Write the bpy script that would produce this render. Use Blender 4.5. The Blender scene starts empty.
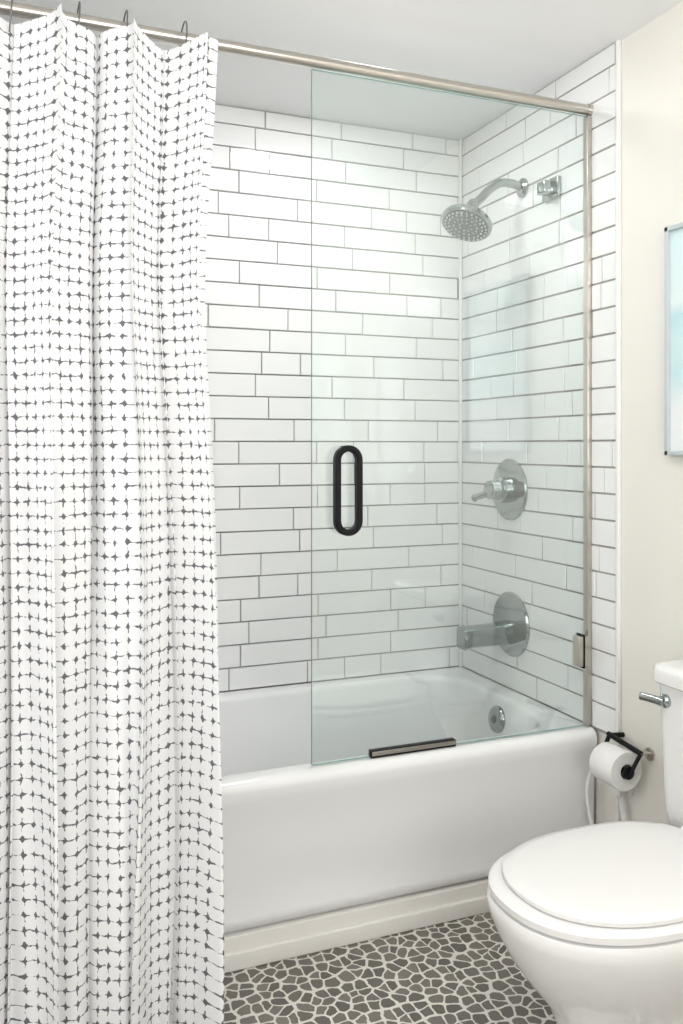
import bpy, bmesh, math, random
from mathutils import Vector, Matrix
random.seed(7)
S = bpy.context.scene
S.view_settings.view_transform = 'Standard'
S.view_settings.look = 'None'

# ------------------------------------------------------------ materials
def nm(name):
    m = bpy.data.materials.new(name); m.use_nodes = True
    nt = m.node_tree
    return m, nt, nt.nodes['Principled BSDF']
def N(nt, t, **kw):
    n = nt.nodes.new(t)
    for k, v in kw.items(): setattr(n, k, v)
    return n
def M(nt, op, a, b=None, c=None):
    n = N(nt, 'ShaderNodeMath', operation=op)
    for i, v in enumerate((a, b, c)):
        if v is None: continue
        if isinstance(v, (int, float)): n.inputs[i].default_value = v
        else: nt.links.new(v, n.inputs[i])
    return n.outputs[0]
def simple(name, col, rough=.5, metal=0, noise=0.03, nscale=8, bump=0, bscale=60, coat=0, spec=None, bdist=.002):
    m, nt, b = nm(name)
    tc = N(nt, 'ShaderNodeTexCoord')
    nz = N(nt, 'ShaderNodeTexNoise'); nz.inputs['Scale'].default_value = nscale
    nt.links.new(tc.outputs['Object'], nz.inputs['Vector'])
    mx = N(nt, 'ShaderNodeMix', data_type='RGBA')
    mx.inputs[6].default_value = (*[max(0, c*(1-noise)) for c in col], 1)
    mx.inputs[7].default_value = (*[min(1, c*(1+noise)) for c in col], 1)
    nt.links.new(nz.outputs['Fac'], mx.inputs[0])
    nt.links.new(mx.outputs[2], b.inputs['Base Color'])
    b.inputs['Roughness'].default_value = rough
    b.inputs['Metallic'].default_value = metal
    b.inputs['Coat Weight'].default_value = coat
    if spec is not None: b.inputs['Specular IOR Level'].default_value = spec
    if bump:
        n2 = N(nt, 'ShaderNodeTexNoise'); n2.inputs['Scale'].default_value = bscale
        nt.links.new(tc.outputs['Object'], n2.inputs['Vector'])
        bp = N(nt, 'ShaderNodeBump'); bp.inputs['Strength'].default_value = bump
        bp.inputs['Distance'].default_value = bdist
        nt.links.new(n2.outputs['Fac'], bp.inputs['Height'])
        nt.links.new(bp.outputs[0], b.inputs['Normal'])
        nt.links.new(bp.outputs[0], b.inputs['Coat Normal'])
    return m

paint = simple('cream_paint', (.83, .80, .745), .6, noise=.01, bump=.1, bscale=150)
ceilm = simple('ceiling_paint', (.93, .93, .93), .7, noise=.01, bump=.08, bscale=120)
grout = simple('grout', (.31, .29, .27), .9, noise=.15, nscale=40)
tile = simple('white_glazed_tile', (.88, .88, .878), .035, noise=.015, nscale=3, bump=.5, bscale=8, coat=1)
trimw = simple('white_trim', (.86, .86, .84), .4, noise=.01)
basem = simple('base_trim_paint', (.83, .81, .77), .4, noise=.02)
tubm = simple('tub_enamel', (.86, .86, .858), .12, noise=.005, coat=.3)
porc = simple('porcelain', (.82, .815, .80), .1, noise=.005, coat=.3)
seatm = simple('seat_plastic', (.80, .79, .775), .25, noise=.005)
chrome = simple('chrome', (.38, .41, .41), .12, 1, noise=.02)
chromed = simple('chrome_nozzles', (.20, .22, .22), .35, 1, noise=.1, nscale=200)
nickel = simple('brushed_nickel', (.58, .545, .50), .28, 1, noise=.04, nscale=30)
black = simple('matte_black', (.008, .008, .009), .5, noise=.1, spec=.2)
wire = simple('hook_steel', (.25, .25, .26), .3, 1)
paper = simple('toilet_paper', (.85, .84, .82), .95, noise=.02, bump=.3, bscale=200)
hosem = simple('white_hose', (.8, .8, .78), .4)
globem, nt, b = nm('added_globe_glow')  # emitter for the added ceiling globe that fills the room
b.inputs['Base Color'].default_value = (.9, .88, .84, 1)
b.inputs['Emission Color'].default_value = (1, .98, .95, 1); b.inputs['Emission Strength'].default_value = 34.0

# glass
def glassmat(name, tint, refl=1.0):
    m, nt, b = nm(name); nt.nodes.remove(b)
    out = nt.nodes['Material Output']
    tr = N(nt, 'ShaderNodeBsdfTransparent'); tr.inputs[0].default_value = (*tint, 1)
    gl = N(nt, 'ShaderNodeBsdfGlossy'); gl.inputs['Roughness'].default_value = .0
    gl.inputs[0].default_value = (.95, 1, .98, 1)
    lw = N(nt, 'ShaderNodeLayerWeight'); lw.inputs[0].default_value = .5
    f = M(nt, 'MULTIPLY_ADD', M(nt, 'POWER', lw.outputs['Facing'], 5.0), .95*refl, .055*refl)
    mx = N(nt, 'ShaderNodeMixShader')
    nt.links.new(f, mx.inputs[0]); nt.links.new(tr.outputs[0], mx.inputs[1]); nt.links.new(gl.outputs[0], mx.inputs[2])
    nt.links.new(mx.outputs[0], out.inputs[0])
    return m
glass = glassmat('clear_glass', (.960, .983, .977), 1.8)
glass_edge = simple('glass_edge', (.22, .42, .38), .15, noise=.05)

# floor
floorm, nt, b = nm('pebble_mosaic')
tc = N(nt, 'ShaderNodeTexCoord')
nz = N(nt, 'ShaderNodeTexNoise'); nz.inputs['Scale'].default_value = 30
nt.links.new(tc.outputs['Object'], nz.inputs['Vector'])
va = N(nt, 'ShaderNodeVectorMath', operation='MULTIPLY_ADD')
nt.links.new(nz.outputs['Color'], va.inputs[0]); va.inputs[1].default_value = (.016,)*3
nt.links.new(tc.outputs['Object'], va.inputs[2])
v1 = N(nt, 'ShaderNodeTexVoronoi', voronoi_dimensions='2D', feature='DISTANCE_TO_EDGE')
v2 = N(nt, 'ShaderNodeTexVoronoi', voronoi_dimensions='2D', feature='F1')
for v in (v1, v2):
    v.inputs['Scale'].default_value = 30; v.inputs['Randomness'].default_value = .8
    nt.links.new(va.outputs[0], v.inputs['Vector'])
rd = M(nt, 'MULTIPLY', M(nt, 'MAXIMUM', M(nt, 'SUBTRACT', v2.outputs['Distance'], .42), 0), .28)
ed = M(nt, 'SUBTRACT', v1.outputs['Distance'], rd)
mr = N(nt, 'ShaderNodeMapRange', interpolation_type='SMOOTHSTEP')
mr.inputs[1].default_value = .040; mr.inputs[2].default_value = .085
nt.links.new(ed, mr.inputs[0])
hsv = N(nt, 'ShaderNodeSeparateColor'); nt.links.new(v2.outputs['Color'], hsv.inputs[0])
cr = N(nt, 'ShaderNodeMix', data_type='RGBA')
cr.inputs[6].default_value = (.115, .104, .090, 1); cr.inputs[7].default_value = (.195, .178, .155, 1)
nt.links.new(hsv.outputs[0], cr.inputs[0])
mx = N(nt, 'ShaderNodeMix', data_type='RGBA')
mx.inputs[6].default_value = (.72, .69, .63, 1)
nt.links.new(cr.outputs[2], mx.inputs[7]); nt.links.new(mr.outputs[0], mx.inputs[0])
nt.links.new(mx.outputs[2], b.inputs['Base Color']); b.inputs['Roughness'].default_value = .5
bp = N(nt, 'ShaderNodeBump'); bp.inputs['Strength'].default_value = .5; bp.inputs['Distance'].default_value = .003
nt.links.new(mr.outputs[0], bp.inputs['Height']); nt.links.new(bp.outputs[0], b.inputs['Normal'])

# curtain
curt, nt, b = nm('printed_curtain_fabric')
uv = N(nt, 'ShaderNodeUVMap'); uv.uv_map = 'UVMap'
nz = N(nt, 'ShaderNodeTexNoise'); nz.inputs['Scale'].default_value = 60
nt.links.new(uv.outputs[0], nz.inputs['Vector'])
va = N(nt, 'ShaderNodeVectorMath', operation='MULTIPLY_ADD')
nt.links.new(nz.outputs['Color'], va.inputs[0]); va.inputs[1].default_value = (.011,)*3
nt.links.new(uv.outputs[0], va.inputs[2])
sp = N(nt, 'ShaderNodeSeparateXYZ'); nt.links.new(va.outputs[0], sp.inputs[0])
CU, CV = .026, .031
fu = M(nt, 'ABSOLUTE', M(nt, 'SUBTRACT', M(nt, 'FRACT', M(nt, 'DIVIDE', sp.outputs[0], CU)), .5))
fv = M(nt, 'ABSOLUTE', M(nt, 'SUBTRACT', M(nt, 'FRACT', M(nt, 'DIVIDE', sp.outputs[1], CV)), .5))
nz2 = N(nt, 'ShaderNodeTexNoise'); nz2.inputs['Scale'].default_value = 80
nt.links.new(uv.outputs[0], nz2.inputs['Vector'])
nn = M(nt, 'SUBTRACT', nz2.outputs['Fac'], .5)
dia = M(nt, 'ADD', fu, M(nt, 'MULTIPLY', fv, .80))
a2 = M(nt, 'LESS_THAN', dia, M(nt, 'MULTIPLY_ADD', nn, .25, .195))
wl = M(nt, 'MULTIPLY_ADD', nn, .28, M(nt, 'MULTIPLY_ADD', fu, -.08, .055))
a1 = M(nt, 'LESS_THAN', fv, wl)
wl2 = M(nt, 'MULTIPLY_ADD', nn, -.30, M(nt, 'MULTIPLY_ADD', fv, -.14, .052))
a3 = M(nt, 'LESS_THAN', fu, wl2)
ink = M(nt, 'MAXIMUM', M(nt, 'MAXIMUM', a1, a2), a3)
mx = N(nt, 'ShaderNodeMix', data_type='RGBA')
mx.inputs[6].default_value = (.85, .85, .855, 1); mx.inputs[7].default_value = (.145, .145, .155, 1)
nt.links.new(ink, mx.inputs[0]); nt.links.new(mx.outputs[2], b.inputs['Base Color'])
b.inputs['Roughness'].default_value = .9
b.inputs['Specular IOR Level'].default_value = .2

# art
art, nt, b = nm('seascape_print')
tc = N(nt, 'ShaderNodeTexCoord')
sp = N(nt, 'ShaderNodeSeparateXYZ'); nt.links.new(tc.outputs['Object'], sp.inputs[0])
nz = N(nt, 'ShaderNodeTexNoise'); nz.inputs['Scale'].default_value = 7
nt.links.new(tc.outputs['Object'], nz.inputs['Vector'])
h = M(nt, 'ADD', M(nt, 'DIVIDE', sp.outputs[2], .6), M(nt, 'MULTIPLY_ADD', nz.outputs['Fac'], .12, -.06))
ramp = N(nt, 'ShaderNodeValToRGB'); nt.links.new(h, ramp.inputs[0])
e = ramp.color_ramp.elements
e[0].position = 0; e[0].color = (.82, .85, .85, 1)
e[1].position = 1; e[1].color = (.66, .83, .85, 1)
for p, c in ((.22, (.84, .86, .86)), (.34, (.58, .77, .80)), (.5, (.62, .80, .82)), (.6, (.52, .73, .77)), (.66, (.76, .86, .86))):
    x = e.new(p); x.color = (*c, 1)
nt.links.new(ramp.outputs[0], b.inputs['Base Color']); b.inputs['Roughness'].default_value = .1
framem = simple('frame_silver', (.55, .60, .62), .35, noise=.03)

# ------------------------------------------------------------ builder
class B:
    def __init__(s): s.v = []; s.f = []; s.m = []; s.mats = []
    def mi(s, m):
        if m not in s.mats: s.mats.append(m)
        return s.mats.index(m)
    def add(s, vs, fs, mat):
        o = len(s.v); k = s.mi(mat)
        s.v += [tuple(v) for v in vs]
        for f in fs: s.f.append([i+o for i in f]); s.m.append(k)
    def addbm(s, bm, mat):
        bm.verts.index_update()
        s.add([v.co.copy() for v in bm.verts], [[v.index for v in f.verts] for f in bm.faces], mat); bm.free()
    def box(s, x0, x1, y0, y1, z0, z1, mat, bev=0, seg=3):
        bm = bmesh.new(); bmesh.ops.create_cube(bm, size=1)
        for v in bm.verts:
            v.co = Vector(((x0+x1)/2+v.co.x*(x1-x0), (y0+y1)/2+v.co.y*(y1-y0), (z0+z1)/2+v.co.z*(z1-z0)))
        if bev: bmesh.ops.bevel(bm, geom=bm.edges[:], offset=bev, segments=seg, affect='EDGES', profile=.5)
        s.addbm(bm, mat)
    def loft(s, rings, mat, c0=True, c1=True, closed=False):
        n = len(rings[0]); vs = [p for r in rings for p in r]; fs = []
        K = len(rings)
        for k in range(K if closed else K-1):
            a = k*n; c = ((k+1) % K)*n
            for i in range(n):
                j = (i+1) % n; fs.append([a+i, a+j, c+j, c+i])
        if not closed:
            if c0: fs.append(list(range(n))[::-1])
            if c1: fs.append([(K-1)*n+i for i in range(n)])
        s.add(vs, fs, mat)
    def lathe(s, prof, o, ax, mat, n=48, c0=True, c1=True):
        o = Vector(o); ax = Vector(ax).normalized(); q = ax.to_track_quat('Z', 'Y')
        rings = [[o+q @ Vector((r*math.cos(2*math.pi*i/n), r*math.sin(2*math.pi*i/n), h)) for i in range(n)] for r, h in prof]
        s.loft(rings, mat, c0, c1)
    def tube(s, pts, r, mat, n=16, closed=False, sub=8):
        P = [Vector(p) for p in pts]
        if sub > 1: 
            Q = []; L = len(P)
            for i in range(L if closed else L-1):
                g = lambda k: P[k % L] if closed else P[max(0, min(L-1, k))]
                p0, p1, p2, p3 = g(i-1), g(i), g(i+1), g(i+2)
                for k in range(sub):
                    t = k/sub
                    Q.append(.5*((2*p1)+(p2-p0)*t+(2*p0-5*p1+4*p2-p3)*t*t+(3*p1-p0-3*p2+p3)*t**3))
            if not closed: Q.append(P[-1])
            P = Q
        L = len(P); rings = []
        T = []
        for i in range(L):
            if closed: t = P[(i+1) % L]-P[i-1]
            else: t = P[min(L-1, i+1)]-P[max(0, i-1)]
            T.append(t.normalized())
        up = T[0].orthogonal().normalized()
        for i in range(L):
            up = (up-T[i]*up.dot(T[i])).normalized(); sd = T[i].cross(up)
            rr = r(i/(L-1)) if callable(r) else r
            rings.append([P[i]+rr*(math.cos(2*math.pi*k/n)*up+math.sin(2*math.pi*k/n)*sd) for k in range(n)])
        s.loft(rings, mat, closed=closed)
    def make(s, name, parent=None, smooth=True, ang=35, recalc=True):
        me = bpy.data.meshes.new(name)
        xs = [v[0] for v in s.v]; ys = [v[1] for v in s.v]; zs = [v[2] for v in s.v]
        c = Vector(((min(xs)+max(xs))/2, (min(ys)+max(ys))/2, min(zs)))
        me.from_pydata([Vector(v)-c for v in s.v], [], s.f)
        for m in s.mats: me.materials.append(m)
        for p, k in zip(me.polygons, s.m): p.material_index = k
        if recalc:
            bm = bmesh.new(); bm.from_mesh(me); bmesh.ops.recalc_face_normals(bm, faces=bm.faces[:]); bm.to_mesh(me); bm.free()
        if smooth:
            for p in me.polygons: p.use_smooth = True
            me.set_sharp_from_angle(angle=math.radians(ang))
        ob = bpy.data.objects.new(name, me); ob.location = c
        S.collection.objects.link(ob)
        if parent:
            ob.parent = parent; ob.location = c-parent.location
        return ob

def rrect(x0, x1, y0, y1, z, r, k=10):
    out = []
    for cx, cy, a0 in ((x1-r, y1-r, 0), (x0+r, y1-r, 90), (x0+r, y0+r, 180), (x1-r, y0+r, 270)):
        for i in range(k+1):
            a = math.radians(a0+90*i/k); out.append(Vector((cx+r*math.cos(a), cy+r*math.sin(a), z)))
    return out

# ------------------------------------------------------------ room
XR, YB, ZC, YT = 1.685, 2.926, 2.462, 2.12   # tile plane right, tile plane back, ceiling, tub front
XL = -.15
def boxobj(name, *a, mat, bev=0):
    b = B(); b.box(*a, mat, bev); return b.make(name)
boxobj('floor', -1.4, XR+.01, -1.3, YB+.01, -.1, 0, mat=floorm)
boxobj('ceiling', -1.4, XR+.01, -1.3, YB+.01, ZC, ZC+.1, mat=ceilm)
wb = boxobj('wall_back', XL-.01, XR+.01, YB+.01, YB+.11, -.1, ZC+.1, mat=grout)
wr = boxobj('wall_right', XR+.01, XR+.11, -1.3, YB+.11, -.1, ZC+.1, mat=paint)
ws = boxobj('wall_alcove', -1.4, XL-.01, YT, YB+.11, 0, ZC, mat=paint)
# front wall (behind camera) with a window opening; left wall opening added for side light
b = B(); wx0, wx1, wz0, wz1 = -.2, 1.1, .95, 2.15
b.box(-1.5, wx0, -1.4, -1.3, -.1, ZC+.1, paint); b.box(wx1, XR+.11, -1.4, -1.3, -.1, ZC+.1, paint)
b.box(wx0, wx1, -1.4, -1.3, -.1, wz0, paint); b.box(wx0, wx1, -1.4, -1.3, wz1, ZC+.1, paint)
b.make('wall_front', smooth=False)
b = B()
for a in ((wx0-.07, wx0, wz0-.07, wz1+.07), (wx1, wx1+.07, wz0-.07, wz1+.07), (wx0, wx1, wz1, wz1+.07), (wx0, wx1, wz0-.07, wz0), (wx0, wx1, 1.53, 1.57), (.43, .47, wz0, wz1)):
    b.box(a[0], a[1], -1.33 if a[1]-a[0] < .05 or a[3]-a[2] < .05 else -1.3, -1.28, a[2], a[3], trimw)
b.make('window_1', smooth=False)
b = B(); ly0, ly1, lz0, lz1 = .45, 1.55, .95, 2.15
b.box(-1.5, -1.4, -1.3, ly0, -.1, ZC+.1, paint); b.box(-1.5, -1.4, ly1, YB+.11, -.1, ZC+.1, paint)
b.box(-1.5, -1.4, ly0, ly1, -.1, lz0, paint); b.box(-1.5, -1.4, ly0, ly1, lz1, ZC+.1, paint)
b.make('wall_left', smooth=False)
b = B()
for a in ((ly0-.07, ly0, lz0-.07, lz1+.07), (ly1, ly1+.07, lz0-.07, lz1+.07), (ly0, ly1, lz1, lz1+.07), (ly0, ly1, lz0-.07, lz0), (ly0, ly1, 1.53, 1.57)):
    b.box(-1.43 if a[3]-a[2] < .05 else -1.4, -1.38, a[0], a[1], a[2], a[3], trimw)
b.make('added_side_window', smooth=False)  # added window frame around the side light, out of view

def tiles(name, parent, u0, u1, z0, z1, mapf, seed):
    rnd = random.Random(seed); b = B()
    H = .0775; g = .0035; gv = .0024; L = .285; z = z0+.001
    while z < z1-.012:
        zt = min(z+H, z1)
        u = u0-rnd.random()*L
        while u < u1:
            ln = L if rnd.random() > .2 else L*.5
            a, c = max(u, u0), min(u+ln, u1); u += ln
            if c-a < .015: continue
            a += gv/2; c -= gv/2; zb, zz = z+g/2, zt-g/2
            e = .0018; tu = rnd.uniform(-.0015, .0015); tv = rnd.uniform(-.0007, .0007); dz = rnd.uniform(0, .0003)
            vs = [mapf(a, zb, -.009), mapf(c, zb, -.009), mapf(c, zz, -.009), mapf(a, zz, -.009)]
            vs += [mapf(a, zb, -.0030), mapf(c, zb, -.0030), mapf(c, zz, -.0030), mapf(a, zz, -.0030)]
            for (p, q, su, sv) in ((a+e, zb+e, -1, -1), (c-e, zb+e, 1, -1), (c-e, zz-e, 1, 1), (a+e, zz-e, -1, 1)):
                vs.append(mapf(p, q, dz+su*tu+sv*tv))
            fs = [[8, 9, 10, 11]]
            for i in range(4):
                j = (i+1) % 4; fs += [[i, j, j+4, i+4], [i+4, j+4, j+8, i+8]]
            b.add(vs, fs, tile)
        z += H
    return b.make(name, parent, smooth=False)
Z0 = .462
tiles('tiles_back', wb, XL, XR, Z0, ZC, lambda u, z, d: (u, YB-d, z), 3)
tiles('tiles_right', wr, 2.042, YB, Z0, ZC, lambda u, z, d: (XR-d, u, z), 5)
tiles('tiles_left', ws, YT+.001, YB, Z0, ZC, lambda u, z, d: (XL+d, u, z), 9)
b = B(); b.box(XR+.002, XR+.0099, 2.042, YB+.01, Z0-.004, ZC, grout); b.make('grout_bed_right', wr, smooth=False)
b = B(); b.box(XL-.0099, XL-.002, YT+.001, YB+.01, Z0-.004, ZC, grout); b.make('grout_bed_left', ws, smooth=False)
boxobj('trim_1', XR-.003, XR+.0099, 2.030, 2.042, 0.0, ZC, mat=trimw, bev=.002)   # tile edge trim
boxobj('trim_2', XR-.012, XR-.001, YB-.012, YB-.001, Z0, ZC, mat=trimw, bev=.003)    # corner bead

# ------------------------------------------------------------ bathtub
b = B(); T = .462
x0, x1, y0, y1 = XL+.001, XR-.001, YT, YB-.001
R = []
def outer(dy, z, r=.006): return rrect(x0, x1, y0+dy, y1, z, r)
R.append(outer(.028, .080))
R.append(outer(.010, .095)); R.append(outer(.006, .107)); R.append(outer(.008, .120)); R.append(outer(.014, .136))
R.append(outer(.016, .20)); R.append(outer(.015, .30)); R.append(outer(.010, .38)); R.append(outer(.003, .405)); 
for a in range(0, 91, 15):
    t = math.radians(a); R.append(outer(.028*(1-math.cos(t)), T-.028+.028*math.sin(t)))
ix0, ix1, iy0, iy1 = XL+.11, XR-.075, y0+.075, y1-.055
def inner(i, z, r): return rrect(ix0+i, ix1-i, iy0+i*.7, iy1-i*.7, z, r)
R.append(inner(-.018, T, .17)); 
for a in (15, 35, 55, 75, 90):
    t = math.radians(a); R.append(inner(-.018+.022*math.sin(t), T-.022*(1-math.cos(t)), .17))
R.append(inner(.012, T-.08, .17)); R.append(inner(.03, T-.18, .17)); R.append(inner(.05, T-.28, .17))
R.append(inner(.075, T-.33, .16)); R.append(inner(.11, T-.35, .15)); R.append(inner(.2, T-.355, .10))
b.loft(R, tubm, c0=False)
b.lathe([(.0, .014), (.028, .014), (.040, .010), (.044, .0), (.044, -.02)][::-1], (ix1-.014, 2.53, .385), (-1, 0, .12), chrome)
b.lathe([(.012, .018), (.012, .013)], (ix1-.014, 2.53, .385), (-1, 0, .12), chromed, n=20)
b.lathe([(.035, .0), (.035, .004), (.02, .006)], (1.40, 2.52, T-.354), (0, 0, 1), chrome)
b.make('bathtub', ang=50)
b = B()
b.box(XL, XR, YT+.006, YT+.03, 0, .080, basem, .002); b.box(XL, XR, YT-.006, YT+.008, 0, .045, basem, .004)
b.make('baseboard_tub')

# ------------------------------------------------------------ shower door glass
GY = 2.160
b = B(); gx0, gx1, gz0, gz1 = .797, XR-.012, T+.004, 2.285; th = .004
q = [(gx0, GY-th, gz0), (gx1, GY-th, gz0), (gx1, GY-th, gz1), (gx0, GY-th, gz1), (gx0, GY+th, gz0), (gx1, GY+th, gz0), (gx1, GY+th, gz1), (gx0, GY+th, gz1)]
b.add(q, [[0, 1, 2, 3], [5, 4, 7, 6]], glass)
b.add(q, [[0, 3, 7, 4], [0, 4, 5, 1], [1, 5, 6, 2], [3, 2, 6, 7]], glass_edge)
b.box(XR-.016, XR-.0005, GY-.011, GY+.011, T+.003, 2.285, nickel, .0015)
b.box(XR-.052, XR-.014, GY-.016, GY+.016, .645, .735, nickel, .003)
b.box(XR-.036, XR-.030, GY-.018, GY+.018, .640, .740, black, .001)
b.box(.964, 1.222, GY-.010, GY+.010, T+.001, T+.020, black, .001)
b.box(.966, 1.220, GY-.0115, GY-.009, T+.007, T+.018, nickel, .0005)
def pill(yc, depth):
    hx, hz = .890, 1.183; ro, ri, hl = .0390, .0225, .119-.0390
    def ring(r, y):
        o = []
        for a0, cz in ((0, hz+hl), (180, hz-hl)):
            for i in range(17):
                a = math.radians(a0+180*i/16); o.append(Vector((hx+r*math.cos(a), y, cz+r*math.sin(a))))
        return o
    e = .004
    rs = [ring(ro-e, yc-depth), ring(ro, yc-depth+e), ring(ro, yc+depth-e), ring(ro-e, yc+depth), ring(ri+e, yc+depth), ring(ri, yc+depth-e), ring(ri, yc-depth+e), ring(ri+e, yc-depth)]
    b.loft(rs, black, closed=True)
pill(GY-.024, .0125)
for zz in (1.183-.109, 1.183+.109):
    b.lathe([(.006, -.020), (.006, .010), (.009, .010), (.009, .013)], (.890, GY, zz), (0, 1, 0), black, n=20)
b.make('glass_shower_door')

# ------------------------------------------------------------ shower rod
b = B(); RZ = 2.305
b.tube([(XL+.001, GY, RZ), (XR-.001, GY, RZ)], .0155, nickel, n=32, sub=1)
b.lathe([(.019, 0), (.019, .006), (.017, .012)], (XR-.0005, GY, RZ), (-1, 0, 0), nickel)
b.lathe([(.019, 0), (.019, .006), (.017, .012)], (XL+.0005, GY, RZ), (1, 0, 0), nickel)
rod = b.make('shower_rod')

# ------------------------------------------------------------ curtain
NX, NZ = 460, 120; cx0, cx1 = -.15, .525; ZT = 2.278
def cpos(t, w):   # t across, w 0 bottom..1 top
    X = cx0+(cx1-cx0)*t
    ph = 2*math.pi*(X-.152)/.170
    sm = w*w*(3-2*w)
    yc = 1.915+(2.080-1.915)*sm
    wob = .35*math.sin(3.1*w+X*9)+.2*math.sin(7*w+X*23)
    p2 = ph+wob*(1-w*.8)
    A = .048-.008*w
    y = yc-A*math.cos(p2)-.018*math.cos(2.55*ph+1.3+2*wob)*(1-.3*w)-.007*math.sin(5.3*ph+4*w)*(1-.6*w)
    x = X-.021*math.sin(2*p2)*(1-.2*w)+.006*math.sin(5*w+X*15)
    x += t*(.004-.022*math.exp(-((w-.74)/.16)**2)-.036*(1-w)**1.2)
    z = .006+(ZT-.006)*w
    z -= .034*(1-math.cos(ph))*.5*max(0, (w-.6)/.4)**2
    return Vector((x, min(y, 2.112), z))
grid = [[cpos(i/NX, j/NZ) for i in range(NX+1)] for j in range(NZ+1)]
arc = [0]
for i in range(NX): arc.append(arc[-1]+sum((grid[j][i+1]-grid[j][i]).length for j in range(0, NZ+1, 8))/len(range(0, NZ+1, 8)))
vs = [p for r in grid for p in r]; fs = []; 
for j in range(NZ):
    for i in range(NX):
        a = j*(NX+1)+i; fs.append([a, a+1, a+NX+2, a+NX+1])
me = bpy.data.meshes.new('shower_curtain'); me.from_pydata(vs, [], fs)
uvl = me.uv_layers.new(name='UVMap')
for lp in me.loops:
    k = lp.vertex_index; i = k % (NX+1); j = k//(NX+1)
    uvl.data[lp.index].uv = (arc[i], 2.3*j/NZ)
for p in me.polygons: p.use_smooth = True
me.materials.append(curt)
cur = bpy.data.objects.new('shower_curtain', me); S.collection.objects.link(cur)
b = B()
for X in (-.10, .06, .205, .312, .452):
    pts = [(X+.004*math.sin(t), 2.133+.046*math.cos(t), 2.279+.054*math.sin(t)) for t in [2*math.pi*i/16 for i in range(16)]]
    b.tube(pts, .0019, wire, n=8, closed=True, sub=3)
hk = b.make('curtain_hooks', cur)

# ------------------------------------------------------------ shower fixtures
b = B(); Y = 2.511
b.lathe([(.032, 0), (.032, .006), (.024, .012), (.018, .016)], (XR, Y, 2.168), (-1, 0, 0), chrome)
b.tube([(XR-.002, Y, 2.168), (1.640, Y, 2.178), (1.594, Y, 2.174), (1.553, Y, 2.148), (1.520, Y, 2.115), (1.490, Y, 2.090)], .0145, chrome, n=24)
ax = Vector((-.42, -.20, -.86)).normalized(); o = Vector((1.490, Y, 2.090))
b.lathe([(.0, -.018), (.016, -.014), (.021, 0), (.020, .010), (.024, .018), (.036, .028), (.062, .048), (.079, .062), (.085, .070), (.085, .080), (.081, .085)], o, ax, chrome, c1=True)
b.lathe([(.074, .0845), (.074, .087), (.0, .088)], o, ax, chromed)
q = ax.to_track_quat('Z', 'Y')
for rr, k in ((.020, 8), (.038, 14), (.056, 20), (.068, 26)):
    for i in range(k):
        a = 2*math.pi*i/k; c = o+q @ Vector((rr*math.cos(a), rr*math.sin(a), .087))
        b.lathe([(.0032, 0), (.0028, .004), (.001, .006)], c, ax, framem, n=8)
b.make('shower_head')
b = B()
b.box(XR-.014, XR, 2.300, 2.385, 2.085, 2.150, chrome, .003)
b.box(XR-.050, XR-.012, 2.318, 2.362, 2.098, 2.138, chrome, .005)
b.make('shower_bracket')

b = B(); VY = 2.590; VZ = 1.150
b.lathe([(.106, 0), (.106, .004), (.101, .009), (.06, .013), (.045, .014)], (XR, VY, VZ), (-1, 0, 0), chrome, n=64)
b.lathe([(.046, .012), (.045, .045), (.039, .052), (.034, .054), (.032, .085), (.026, .09), (0, .091)], (XR, VY, VZ), (-1, 0, 0), chrome)
b.tube([(XR-.072, VY, VZ), (XR-.085, VY+.02, VZ-.014), (XR-.098, VY+.045, VZ-.024), (XR-.105, VY+.060, VZ-.030)], lambda t: .014-.004*t, chrome, n=20)
b.lathe([(.0, -.01), (.010, -.008), (.014, 0), (.010, .008), (0, .01)], (XR-.105, VY+.060, VZ-.030), (-.3, .9, -.2), chrome, n=20)
b.make('shower_valve')
b = B(); PZ = .688
yy = VY-.01
b.lathe([(.110, 0), (.110, .004), (.104, .010), (.06, .015), (.035, .016)], (XR, yy, PZ), (-1, 0, 0), chrome, n=64)
def sec(x, w, z0_, z1_, r=.008): 
    return [Vector((x, p.x, p.y)) for p in rrect(yy-w, yy+w, z0_, z1_, 0, r, 5)]
b.loft([sec(XR-.01, .034, PZ-.062, PZ+.010), sec(XR-.07, .032, PZ-.062, PZ+.004), sec(XR-.17, .031, PZ-.063, PZ+.002), sec(XR-.197, .030, PZ-.070, PZ+.002), sec(XR-.201, .027, PZ-.067, PZ-.001, .007)], chrome)
b.make('tub_spout')

# ------------------------------------------------------------ toilet
b = B(); TY = 1.445
def egg(xf, xb, w, z, n=64, ex=2.25):
    cx = xf+(xb-xf)*.50; o = []
    for i in range(n):
        a = 2*math.pi*i/n; c, s_ = math.cos(a), math.sin(a)
        e = ex if c < 0 else 3.2
        px = math.copysign(abs(c)**(2/e), c); py = math.copysign(abs(s_)**(2/e), s_)
        o.append(Vector((cx+(px*(xb-cx) if c > 0 else px*(cx-xf)), TY+w*py, z)))
    return o
b.loft([egg(1.040, 1.62, .130, 0), egg(1.036, 1.62, .132, .012), egg(1.052, 1.62, .122, .03), egg(1.066, 1.62, .114, .08), egg(1.064, 1.61, .116, .14),
        egg(1.040, 1.60, .130, .19), egg(1.002, 1.57, .152, .235), egg(.966, 1.54, .178, .285), egg(.940, 1.51, .198, .335), egg(.928, 1.49, .207, .37),
        egg(.924, 1.48, .209, .392), egg(.929, 1.48, .206, .402), egg(.945, 1.47, .195, .405)], porc)
b.loft([egg(.938, 1.470, .198, .405), egg(.928, 1.475, .206, .409), egg(.928, 1.475, .206, .421), egg(.934, 1.475, .201, .4255), egg(.95, 1.47, .19, .427)], seatm)
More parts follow.
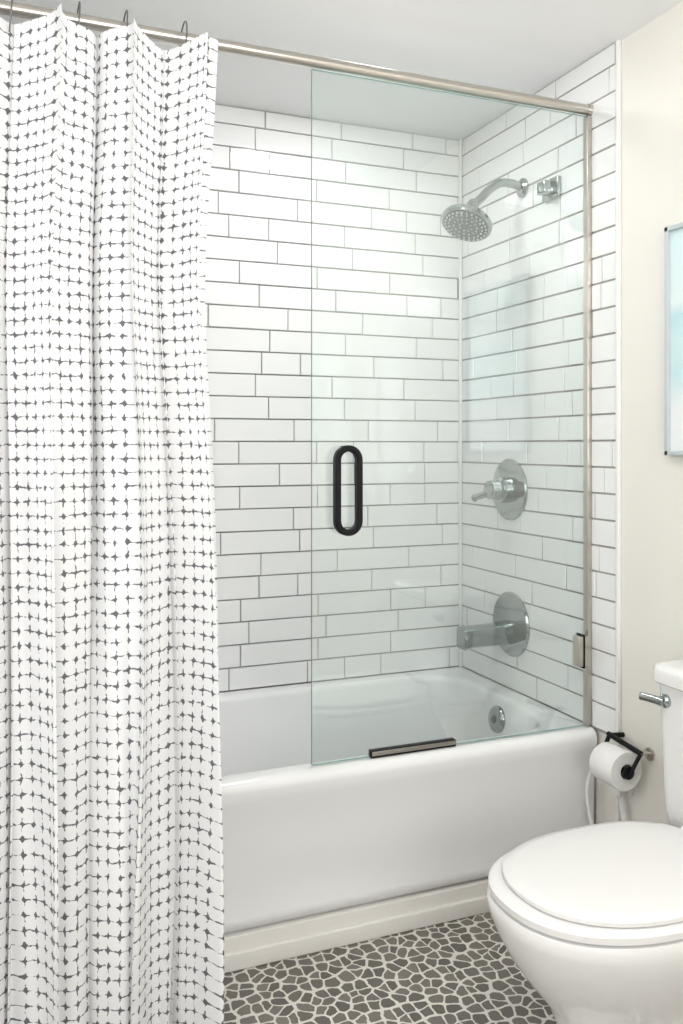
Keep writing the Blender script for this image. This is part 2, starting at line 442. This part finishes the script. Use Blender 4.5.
b.loft([egg(.968, 1.455, .184, .427), egg(.960, 1.460, .190, .430), egg(.959, 1.460, .191, .438), egg(.965, 1.458, .187, .4425), egg(.99, 1.44, .169, .446), egg(1.08, 1.38, .115, .4485)], seatm)
for dy in (-.075, .075):
    b.tube([(1.462, TY+dy-.025, .432), (1.462, TY+dy+.025, .432)], .012, seatm, sub=1)
b.box(1.43, 1.675, TY-.13, TY+.13, .33, .400, porc, .02)
TW = .215
b.loft([rrect(1.505, 1.675, TY-TW+.03, TY+TW-.03, .395, .03), rrect(1.492, 1.678, TY-TW+.012, TY+TW-.012, .41, .035), rrect(1.488, 1.679, TY-TW+.008, TY+TW-.008, .45, .035),
        rrect(1.478, 1.680, TY-TW, TY+TW, .742, .035)], porc)
b.loft([rrect(1.472, 1.681, TY-TW-.005, TY+TW+.005, .742, .035), rrect(1.466, 1.683, TY-TW-.010, TY+TW+.010, .747, .04), rrect(1.466, 1.683, TY-TW-.010, TY+TW+.010, .772, .04),
        rrect(1.472, 1.679, TY-TW-.005, TY+TW+.005, .782, .036), rrect(1.485, 1.668, TY-TW+.008, TY+TW-.008, .786, .03)], porc)
b.lathe([(.016, 0), (.016, .008), (.010, .012), (.010, .02)], (1.480, TY+.172, .705), (-1, 0, 0), chrome, n=24)
b.tube([(1.462, TY+.162, .705), (1.456, TY+.185, .707), (1.448, TY+.208, .708), (1.444, TY+.218, .708)], lambda t: .010-.001*t, chrome, n=16)
toi = b.make('toilet', ang=45)

b = B()
b.tube([(1.687, 2.015, .385), (1.655, 2.03, .395), (1.632, 2.075, .37), (1.622, 2.09, .29), (1.628, 2.05, .17), (1.645, 1.93, .12), (1.65, 1.76, .16), (1.64, 1.685, .28), (1.635, 1.668, .40)], .0055, hosem, n=12)
b.lathe([(.022, 0), (.022, .004), (.010, .008), (.010, .03)], (1.6945, 2.0, .33), (-1, 0, 0), hosem, n=24)
b.lathe([(.016, .03), (.018, .034), (.018, .046), (.014, .05)], (1.6945, 2.0, .33), (-1, 0, 0), hosem, n=24)
b.tube([(1.668, 2.0, .33), (1.668, 1.995, .29), (1.66, 1.96, .2)], .009, hosem, n=12)
b.make('water_supply_hose')

# ------------------------------------------------------------ toilet paper holder
b = B(); px, pz = 1.618, .416; ty = 1.918; tl = .092
b.lathe([(.020, .0), (.052, .0), (.053, .003), (.053, tl-.003), (.052, tl), (.020, tl)], (px, ty, pz), (0, 1, 0), paper, n=48, c0=False, c1=False)
b.lathe([(.020, .0), (.020, tl)], (px, ty, pz), (0, 1, 0), basem, n=32, c0=False, c1=False)
b.make('toilet_paper_roll')
b = B()
b.tube([(px, ty-.012, pz), (px, ty+tl+.012, pz)], .0085, black, sub=1)
b.lathe([(.018, 0), (.018, .008), (.008, .010)], (px, ty-.003, pz), (0, -1, 0), black, n=28)
ya, yb_ = ty-.016, ty+tl+.012
b.tube([(px, ya, pz), (px+.012, ya-.004, pz+.025), (px+.03, ya-.004, pz+.05)], .0055, black)
b.tube([(px+.03, ya-.006, pz+.052), (px+.03, yb_+.008, pz+.066)], .0075, black, sub=1)
b.tube([(px, yb_, pz), (px+.012, yb_+.003, pz+.03), (px+.03, yb_+.003, pz+.064)], .006, black)
b.tube([(px+.03, ya, pz+.052), (1.694, ya+.01, pz+.040)], .0065, nickel, sub=1)
b.lathe([(.018, 0), (.018, .006), (.009, .010)], (1.695, ya+.01, pz+.040), (-1, 0, 0), nickel, n=28)
b.tube([(px+.03, yb_, pz+.064), (1.694, yb_, pz+.06)], .007, black, sub=1)
b.make('toilet_paper_holder')

# ------------------------------------------------------------ picture
b = B(); py0, py1, pz0, pz1 = 1.435, 1.835, 1.276, 1.878
b.box(1.683, 1.6945, py0+.01, py1-.01, pz0+.01, pz1-.01, art)
for a in ((py0, py0+.012, pz0, pz1), (py1-.012, py1, pz0, pz1), (py0, py1, pz0, pz0+.012), (py0, py1, pz1-.012, pz1)):
    b.box(1.672, 1.6945, *a, framem, .001)
b.make('framed_seascape')

# ------------------------------------------------------------ added ceiling globe, unseen; its glow brightens room and ceiling
b = B(); lx, ly = .75, .75
b.lathe([(.09, 0), (.09, -.02), (.02, -.03), (.015, -.09), (.06, -.11)], (lx, ly, ZC), (0, 0, 1), nickel)
b.lathe([(.06, -.11)]+[(.13*math.sin(math.radians(a)), -.215+.12*math.cos(math.radians(a))) for a in range(30, 181, 10)], (lx, ly, ZC), (0, 0, 1), globem, n=32, c1=False)
b.make('added_ceiling_globe')

def area(name, loc, rot, sx, sy, w, col):
    l = bpy.data.lights.new(name, 'AREA'); l.shape = 'RECTANGLE'; l.size = sx; l.size_y = sy; l.energy = w; l.color = col
    o = bpy.data.objects.new(name, l); o.location = loc; o.rotation_euler = rot; S.collection.objects.link(o); return o
area('daylight_front_window', (.45, -1.27, 1.55), (math.radians(90), 0, 0), 1.25, 1.15, 25, (1, .995, .985))
area('added_left_light', (-1.37, 1.0, 1.55), (0, math.radians(-90), 0), 1.15, 1.05, 14, (1, .995, .985))  # added side light from the left, shades the curtain folds
l = bpy.data.lights.new('added_alcove_fill', 'AREA'); l.shape = 'DISK'; l.size = .25; l.energy = 5.5  # added fill light to brighten the shower alcove
o = bpy.data.objects.new('added_alcove_fill', l); o.location = (1.05, 2.42, ZC-.005); S.collection.objects.link(o)

W = bpy.data.worlds.new('World'); S.world = W; W.use_nodes = True
W.node_tree.nodes['Background'].inputs[0].default_value = (.85, .93, 1, 1)
W.node_tree.nodes['Background'].inputs[1].default_value = 1.5

# ------------------------------------------------------------ camera
cd = bpy.data.cameras.new('camera'); cd.sensor_fit = 'HORIZONTAL'; cd.sensor_width = 36; cd.lens = 880*36/683
cd.shift_y = -66/683; cd.clip_start = .05
c = bpy.data.objects.new('camera', cd); c.location = (0, 0, 1.3); c.rotation_euler = (math.radians(90), 0, math.radians(-22.2))
S.collection.objects.link(c); S.camera = c
